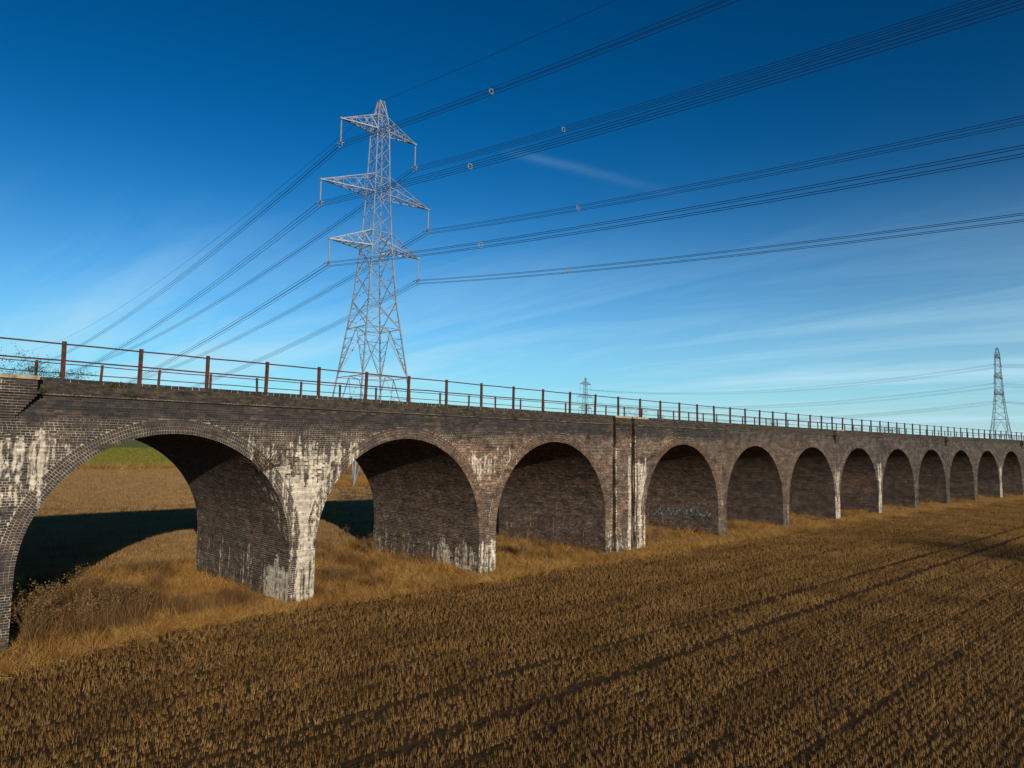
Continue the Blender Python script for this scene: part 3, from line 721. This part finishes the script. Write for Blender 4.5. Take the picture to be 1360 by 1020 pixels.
# stubble of the field beyond, seen through the arches
fst = [tuft('stubble_tuft', M['fstub'], 16, .09, .2, .15, .016, .1, 1, .35) for _ in range(4)]
pts, rots, scl = [], [], []
while len(pts) < 52000:
    y = 10.5+110*random.random()**1.25; f = (y+23.6)/23.6; s = random.uniform(1.5, 14.5)*f*random.choice((1, 1, 1, 1.55))
    if s > 140 or (s-56.7)**2+(y-62.5)**2 < 80: continue
    k = random.uniform(.8, 1.3)*(1+y*.006); pts.append((s, y, -.02)); rots.append((random.gauss(0, .12), random.gauss(0, .12), random.uniform(0, 6.28))); scl.append((k*1.5, k*1.5, k))
scatter('far_stubble', pts, rots, scl, fst, 'pale brown stubble of the field beyond, seen through the arches', 'stubble', M['fstub'])
# rough grass round the big pylon's feet and along the field boundary
pts, rots, scl = [], [], []
for _ in range(9000):
    a, r = random.uniform(0, 6.283), 10.5*math.sqrt(random.random()); s, y = 56.7+r*math.cos(a), 62.5+.95*r*math.sin(a)
    k = random.uniform(1.0, 1.9); pts.append((s, y, -.03)); rots.append((random.gauss(0, .3), random.gauss(0, .3), random.uniform(0, 6.28))); scl.append((k, k, k))
for _ in range(9000):
    s, y = random.uniform(-60, 260), 122+random.gauss(0, 1.6)
    k = random.uniform(1.5, 3.0); pts.append((s, y, -.03)); rots.append((random.gauss(0, .3), random.gauss(0, .3), random.uniform(0, 6.28))); scl.append((k*1.6, k*1.6, k))
scatter('rough_grass', pts, rots, scl, gr, 'rough tan grass round the pylon feet and along the far field boundary', 'grass', M['straw'])

mt = [tuft('meadow_tuft', M['mead'], 16, .1, .28, .3, .04, .6, 2, .4) for _ in range(3)]
pts, rots, scl = [], [], []
while len(pts) < 14000:
    y = 125+300*random.random()**2; s = (y+23.6)*random.uniform(.12, .52); k = random.uniform(1, 1.6)*(1+y*.006)
    pts.append((s, y, -.02)); rots.append((0, 0, random.uniform(0, 6.28))); scl.append((k*1.6, k*1.6, k))
scatter('meadow_grass', pts, rots, scl, mt, 'short green grass of the far meadow seen through the near arch', 'grass', M['mead'])
# ------------------------------------------------------------------ branching plants
def grow(mb, p, d, L, r, depth, nb=3, spread=.6, gravity=-.02, seg=4, tips=None):
    pts, rad = [Vector(p)], [r]; d = Vector(d).normalized()
    for i in range(seg):
        d = (d+Vector((random.gauss(0, .13), random.gauss(0, .13), random.gauss(0, .10)+gravity))).normalized(); pts.append(pts[-1]+d*(L/seg)); rad.append(r*(1-.55*(i+1)/seg))
    mb.tube(pts, rad, 5 if r > .03 else 3, cap=False, rnd=random.random())
    if depth == 0:
        if tips is not None: tips.append((pts[-1], d)); tips.append((pts[-2], d))
        return
    for k in range(nb):
        i = random.randint(max(1, seg//2), seg); a = random.uniform(0, 6.283)
        sd_ = d.orthogonal().normalized(); sd_ = Matrix.Rotation(a, 3, d) @ sd_
        grow(mb, pts[i], d+sd_*random.uniform(.5, 1.2)*spread, L*random.uniform(.55, .8), rad[i]*.75, depth-1, nb, spread, gravity, max(3, seg-1), tips)
def leaves(mb, tips, size, n=3):
    for p, d in tips:
        for _ in range(n):
            c = p+Vector((random.gauss(0, size), random.gauss(0, size), random.gauss(0, size))); a = Vector((random.gauss(0, 1), random.gauss(0, 1), random.gauss(0, 1))).normalized(); b = a.orthogonal().normalized()
            l = size*random.uniform(.6, 1.3); mb.add([tuple(c), tuple(c+a*l*.5+b*l*.3), tuple(c+a*l), tuple(c+a*l*.5-b*l*.3)], [(0, 1, 2, 3)], random.random())
def plant(name, loc, label, cat, group, stems, L, r, depth, nb, spread, base_sp, leafmat=None, leafsize=.03, ln=2, mat='twig', dirn=(0, 0, 1), grav=0.0):
    t = tag(empty(name, loc), label, cat, group); mb = MB(); tips = []
    for _ in range(stems):
        d = Vector(dirn)+Vector((random.gauss(0, base_sp), random.gauss(0, base_sp), random.gauss(0, base_sp*.4)))
        grow(mb, (random.gauss(0, .05*base_sp*4), random.gauss(0, .03), -.04), d, L*random.uniform(.7, 1.15), r, depth, nb, spread, grav, 5, tips)
    mb.build('stem', M[mat], t)
    if leafmat:
        lb = MB(); leaves(lb, tips, leafsize, ln); lb.build('foliage', M[leafmat], t)
    return t
# dead docks and hogweed under the first arches
weeds = [((4.9, .2), 1.5, 'tallest dead weed standing against the shadow by the leftmost pier', 7), ((5.4, .9), 1.2, 'dead weed with crooked stems just right of the tallest one', 6), ((5.9, 2.0), 1.35, 'dead seeding weed in front of the dark shade under the near arch', 6),
    ((6.6, 3.2), 1.1, 'dry seed-headed weed at the edge of the near arch shadow', 6), ((7.3, 4.6), 1.15, 'farthest dry weed along the near arch shadow edge', 6), ((6.3, .6), 1.0, 'leaning bundle of pale dead stalks under the near arch', 9), ((7.0, 1.2), .95, 'brown dead stalk clump in the middle of the near arch', 9),
    ((7.7, 1.9), .95, 'dense brown weed clump right of centre under the near arch', 10), ((8.3, 1.5), .8, 'low brown weed clump toward the lit pier', 8), ((7.9, 3.0), .9, 'brown weed clump behind the others under the near arch', 8), ((20.9, 6.9), 1.1, 'dead weed by the far corner of the second pier', 6), ((19.6, 8.6), 1.2, 'dead weeds in the shade seen through the second arch', 6), ((16.0, 2.2), .8, 'low dead weed clump under the second arch', 8), ((26.2, 1.6), .75, 'short dead weed clump under the third arch', 8), ((36.6, .4), 1.0, 'dark twiggy weed clump right of the streaked wide pier', 10)]
for (x_, y_), hgt, lab, n in weeds:
    plant('dead_weed', (x_, y_+yw(x_), verge_h(x_, .4)-.02), lab, 'weed', 'dead weeds under the arches', n+6, hgt*.6, .009, 2, 3, .5, .22, 'deadstem', .05, 4, 'deadstem')
# bare shrubs and weeds rooted in the brickwork
plant('wall_shrub', P3(11.5, -.02, 4.8), 'leafless twiggy shrub rooted in the streaked brickwork above the first pier', 'shrub', None, 11, .72, .020, 3, 3, .55, .42, None, .03, 1, 'twig', (0, -.45, .9))
for s_, z_, lab in ((4.75, 7.10, 'green weed at the end of the refuge ledge, upper left'), (6.75, 7.40, 'small green weed hanging just below the brick coping'), (7.1, 7.10, 'yellow green weed on the string course right of the refuge'), (24.0, 7.10, 'small green weed on the string course above the third arch'), (40.5, 7.10, 'mossy weed on the string course beyond the wide pier')):
    plant('ledge_weed', P3(s_, -.05, z_), lab, 'weed', 'weeds on the viaduct ledges', 7, .10, .004, 1, 3, .8, .6, 'green', .04, 6, 'deadstem', (0, -.5, .7))
for s_, y_, h_, lab in ((3.4, 1.6, 1.0, 'tangled bramble on the viaduct deck at the far left'), (4.6, 1.9, .9, 'bramble bush behind the leftmost leaning post'), (5.5, 1.5, .7, 'small bramble beside the leftmost rear post'), (35.5, 1.3, .9, 'bare twigs on the deck above the streaked wide pier'), (38.0, 1.0, .6, 'reddish dead plant at the railing right of the wide pier'), (53.5, 1.4, .9, 'bare twigs on the deck above the fifth arch'), (69.5, 1.2, .7, 'low bush on the deck above the sixth pier'), (76, 1.4, 1.0, 'russet bush on the distant deck'), (80, 1.8, .9, 'dark bush on the distant deck')):
    plant('deck_bramble', P3(s_, y_, 7.25), lab, 'bramble', 'brambles on the viaduct deck', 8, h_*.62, .008, 3, 3, .65, .6, 'bramble', .045, 2)
# bare tree added out of frame so its crown shades a strip of the field
t = tag(empty('added_shade_tree', (37.4, -48.5, 0)), 'leafless broad tree standing alone in the stubble field', 'tree'); tb = MB(); cb = MB(); tips = []
tb.tube([(0, 0, -.3), (.1, 0, 2), (.05, .1, 4.2)], [.36, .28, .24], 8)
for k in range(9):
    a = k*2.4; grow(cb, (.05, .1, 3.6+.08*k), (math.cos(a)*.5, math.sin(a)*.5, .9), 4.0, .14, 4, 4, .75, 0, 5, tips)
tb.build('trunk', M['bark'], t); cb.build('crown', M['bark'], t)

# ------------------------------------------------------------------ pylons
BP = [(0, 5.4), (13.2, 3.8), (26, 2.23), (33.74, 1.64), (41.76, 1.25), (51.34, .97), (53.6, .75), (55.98, .33)]
def bz(z): return float(np.interp(z, [a for a, _ in BP], [b for _, b in BP]))
ARM = [(51.34, 6.25, 2.2, 3.9), (41.76, 8.97, 2.7, 3.5), (33.74, 7.35, 2.3, 3.6)]
def make_pylon(label, loc, rz):
    t = tag(empty('electricity_pylon', loc, rz), label, 'pylon', 'lattice pylons')
    cs = [(-1, -1), (1, -1), (1, 1), (-1, 1)]
    for sx, sy in cs:
        mb = MB(); zs = [a for a, _ in BP]
        for za, zb in zip(zs, zs[1:]): mb.beam((sx*bz(za), sy*bz(za), za-.02), (sx*bz(zb), sy*bz(zb), zb+.02), .18 if za < 30 else .14)
        mb.build('leg', M['steel'], t)
        mb = MB(); mb.box((sx*5.4-.45, sy*5.4-.45, -.4), (sx*5.4+.45, sy*5.4+.45, .28)); mb.build('footing', M['stone'], t)
    lev = [22, 26, 30, 33.74, 36.0, 38.7, 41.76, 44.1, 46.5, 48.9, 51.34, 53.6, 55.98]
    for f in range(4):
        A, B = cs[f], cs[(f+1) % 4]; mb = MB()
        pt = lambda q, z, A=A, B=B: Vector(((A[0]*(1-q)+B[0]*q)*bz(z), (A[1]*(1-q)+B[1]*q)*bz(z), z))
        for za, zb in zip(lev, lev[1:]):
            w = .09 if za < 34 else .07
            mb.beam(pt(0, za), pt(1, zb), w); mb.beam(pt(1, za), pt(0, zb), w)
            if za < 34:
                for q in (0, 1):
                    m1, m2 = pt(q, za).lerp(pt(1-q, zb), .27), pt(q, zb).lerp(pt(1-q, za), .27); mb.beam(m1, pt(q, m1.z), .06); mb.beam(m2, pt(q, m2.z), .06)
        for z in (15, 22, 33.74, 36, 41.76, 44.1, 51.34, 53.6, 55.9): mb.beam(pt(0, z), pt(1, z), .10)
        # big K panels of the lower body
        for z0, z1 in ((0, 15), (15, 22)):
            m = pt(.5, z1)
            for q in (0, 1):
                a = pt(q, z0+.1); mb.beam(a, m, .10)
                for k in range(1, 5):
                    c = a.lerp(m, k/5); d = pt(q, c.z); mb.beam(c, d, .06)
                    if k < 4: mb.beam(d, a.lerp(m, (k+1)/5), .06)
        mb.build('bracing', M['steel'], t)
    mb = MB()
    for z in (15, 22):
        b = bz(z); mb.beam((-b, 0, z), (0, -b, z), .08); mb.beam((0, -b, z), (b, 0, z), .08); mb.beam((b, 0, z), (0, b, z), .08); mb.beam((0, b, z), (-b, 0, z), .08)
    mb.build('plan_bracing', M['steel'], t)
    for z, a, h, il in ARM:
        for s in (-1, 1):
            mb = MB(); b = bz(z); b2 = bz(z+h); tip = Vector((s*a, 0, z+.02))
            lo = [Vector((s*b, y, z)) for y in (-b, b)]; hi = [Vector((s*b2, y, z+h)) for y in (-b2, b2)]
            for i in range(2): mb.beam(lo[i], tip, .15); mb.beam(hi[i], tip, .11)
            n = 5
            for k in range(n):
                f0, f1 = k/n, (k+1)/n
                mb.beam(lo[0].lerp(tip, f0), lo[1].lerp(tip, f1), .07); mb.beam(lo[1].lerp(tip, f0), lo[0].lerp(tip, f0), .07)
                for i in range(2):
                    if k < n-1: mb.beam(lo[i].lerp(tip, f1), hi[i].lerp(tip, f0 if k % 2 else f1), .06); mb.beam(lo[i].lerp(tip, f0), hi[i].lerp(tip, f1), .06)
            mb.box((s*a-.2, -.12, z-.12), (s*a+.2, .12, z+.14))
            mb.build('cross_arm', M['steel'], t)
            ib = MB(); n = 18; zt = z-.35; zb = z-il+.45; pts, rad = [(s*a, 0, z-.08)], [.03]
            for k in range(n):
                q = zt+(zb-zt)*k/n; dq = (zb-zt)/n
                pts += [(s*a, 0, q), (s*a, 0, q+dq*.25), (s*a, 0, q+dq*.6)]; rad += [.05, .15, .05]
            pts.append((s*a, 0, zb-.1)); rad.append(.04); ib.tube(pts, rad, 8); o = ib.build('insulator', M['glass'], t, smooth=True)
            yb = MB(); zz = z-il
            for dy in (-.35, .35): yb.box((s*a-.32, dy-.05, zz+.24), (s*a+.32, dy+.05, zz+.34)); yb.box((s*a-.05, dy-.06, zz-.28), (s*a+.05, dy+.06, zz+.30))
            yb.box((s*a-.05, -.38, zz+.30), (s*a+.05, .38, zz+.38)); yb.box((s*a-.04, -.04, zz+.36), (s*a+.04, .04, zz+.62))
            for dy in (-.9, .9): yb.tube([(s*a-.25, dy, zz+.22), (s*a-.25, dy*.4, zz+.22)], .05, 5)
            yb.build('yoke', M['steel'], o)
    return t
PA = Vector((56.712, 60.50, 0)); RZ = R(-3.33)
main = make_pylon('tall pale steel lattice pylon with six cross arms standing just behind the viaduct', PA, RZ)
ends = {}
def copy_pylon(label, loc, rz, sc=1.0, mat=None):
    c = main.copy(); col.objects.link(c); c.location = loc; c.rotation_euler = (0, 0, rz); c.scale = (sc,)*3; c['label'] = label
    for ch in list(main.children): child_copy(ch, c)
    if mat:
        for ch in c.children_recursive:
            ch.material_slots[0].link = 'OBJECT'; ch.material_slots[0].material = mat
    return c
PHN, PHF, LN, LF = R(89.46), R(88.2), 291.0, 410.0
PN = PA-Vector((math.cos(PHN), math.sin(PHN), 0))*LN; PF = PA+Vector((math.cos(PHF), math.sin(PHF), 0))*LF
copy_pylon('lattice pylon behind the viewpoint at the near end of the overhead lines', PN, R(-.5))
copy_pylon('lattice pylon far beyond the left edge of the view', PF, R(-2))
k2 = 50.6/55.98
Q = [Vector((358.8, 38.1, 0)), Vector((361.9, 265.8, 0)), Vector((355.7, -190, 0))]
copy_pylon('dark lattice pylon above the far right end of the viaduct', Q[0], R(-.8), k2, M['darksteel'])
copy_pylon('tiny distant pylon above the railing in the middle of the view', Q[1], R(-.8), k2, M['darksteel'])
copy_pylon('distant lattice pylon beyond the right edge of the view', Q[2], R(-.8), k2, M['darksteel'])
# ------------------------------------------------------------------ conductors
def span(a, b, sag_slope_a, n=48):
    """parabola from a to b starting with the given slope"""
    d = Vector((b.x-a.x, b.y-a.y, 0)); L = d.length; q = (b.z-a.z-sag_slope_a*L)/(L*L)
    return [Vector((a.x+d.x*i/n, a.y+d.y*i/n, a.z+sag_slope_a*L*i/n+q*(L*i/n)**2)) for i in range(n+1)]
def attach(base, rz, s, a, z, sc=1.0): return base+Vector((s*a*math.cos(rz), s*a*math.sin(rz), z))*1.0 if sc == 1 else base+Vector((s*a*math.cos(rz)*sc, s*a*math.sin(rz)*sc, z*sc))
nm = {(0, -1): 'top left', (0, 1): 'top right', (1, -1): 'middle left', (1, 1): 'middle right', (2, -1): 'bottom left', (2, 1): 'bottom right'}
for i, (z, a, h, il) in enumerate(ARM):
    for s in (-1, 1):
        A0 = attach(PA, RZ, s, a, z-il); N0 = attach(PN, R(-.5), s, a, z-il); F0 = attach(PF, R(-2), s, a, z-il)
        t = tag(empty('power_line', A0), 'bundle of four dark conductors hung from the %s arm of the big pylon' % nm[(i, s)], 'power line', 'overhead conductors of the big pylon')
        near, far = span(A0, N0, -.1208), span(A0, F0, -.160)
        for ox in (-.25, .25):
            for oz in (-.25, .25):
                mb = MB(); o_ = Vector((ox, 0, oz)); pts = [p+o_-A0 for p in reversed(far)]+[p+o_-A0 for p in near[1:]]
                mb.tube([tuple(p) for p in pts], .026, 4); mb.build('conductor', M['wire'], t)
        tgt = {(0, -1): 656, (0, 1): 750, (1, -1): 626, (1, 1): 770, (2, -1): 641, (2, 1): 755}[(i, s)]
        for arr, L, first in ((near, LN, min(range(8, 90), key=lambda q: abs(screen(near[0].lerp(near[-1], q/LN))[0]-tgt))),):
            d = first
            while d < L-20:
                f = d/L*(len(arr)-1); k = int(f); p = arr[k].lerp(arr[k+1], f-k)-A0
                mb = MB(); g = .25
                q = [(-g, -g), (g, -g), (g, g), (-g, g)]
                for (xa, za), (xb, zb) in zip(q, q[1:]+q[:1]): mb.beam(p+Vector((xa, 0, za)), p+Vector((xb, 0, zb)), .07)
                mb.build('spacer', M['spacer'], t); d += 78
t = tag(empty('earth_wire', PA+Vector((0, 0, 55.98))), 'single thin earth wire from the tip of the big pylon', 'earth wire')
A0 = PA+Vector((0, 0, 55.98)); N0 = PN+Vector((0, 0, 55.98)); F0 = PF+Vector((0, 0, 55.98)); mb = MB()
pts = [p-A0 for p in reversed(span(A0, F0, -.150))]+[p-A0 for p in span(A0, N0, -.108)[1:]]; mb.tube([tuple(p) for p in pts], .022, 4); mb.build('conductor', M['wire'], t)
for i, (z, a, h, il) in enumerate(ARM):
    for s in (-1, 1):
        Z = [attach(q, R(-.8), s, a, z-il, k2) for q in Q]
        t = tag(empty('power_line', Z[0]), 'distant %s line between the small pylon and the far right pylon' % {0: 'top', 1: 'middle', 2: 'bottom'}[i] + (' (near side)' if s < 0 else ' (far side)'), 'power line', 'distant overhead conductors')
        for oz in (-.2, .2):
            mb = MB(); pts = [p+Vector((0, 0, oz))-Z[0] for p in reversed(span(Z[0], Z[1], -.115))]+[p+Vector((0, 0, oz))-Z[0] for p in span(Z[0], Z[2], -.115)[1:]]
            mb.tube([tuple(p) for p in pts], .035, 3); mb.build('conductor', M['wire'], t)
print('objects', len(bpy.data.objects))
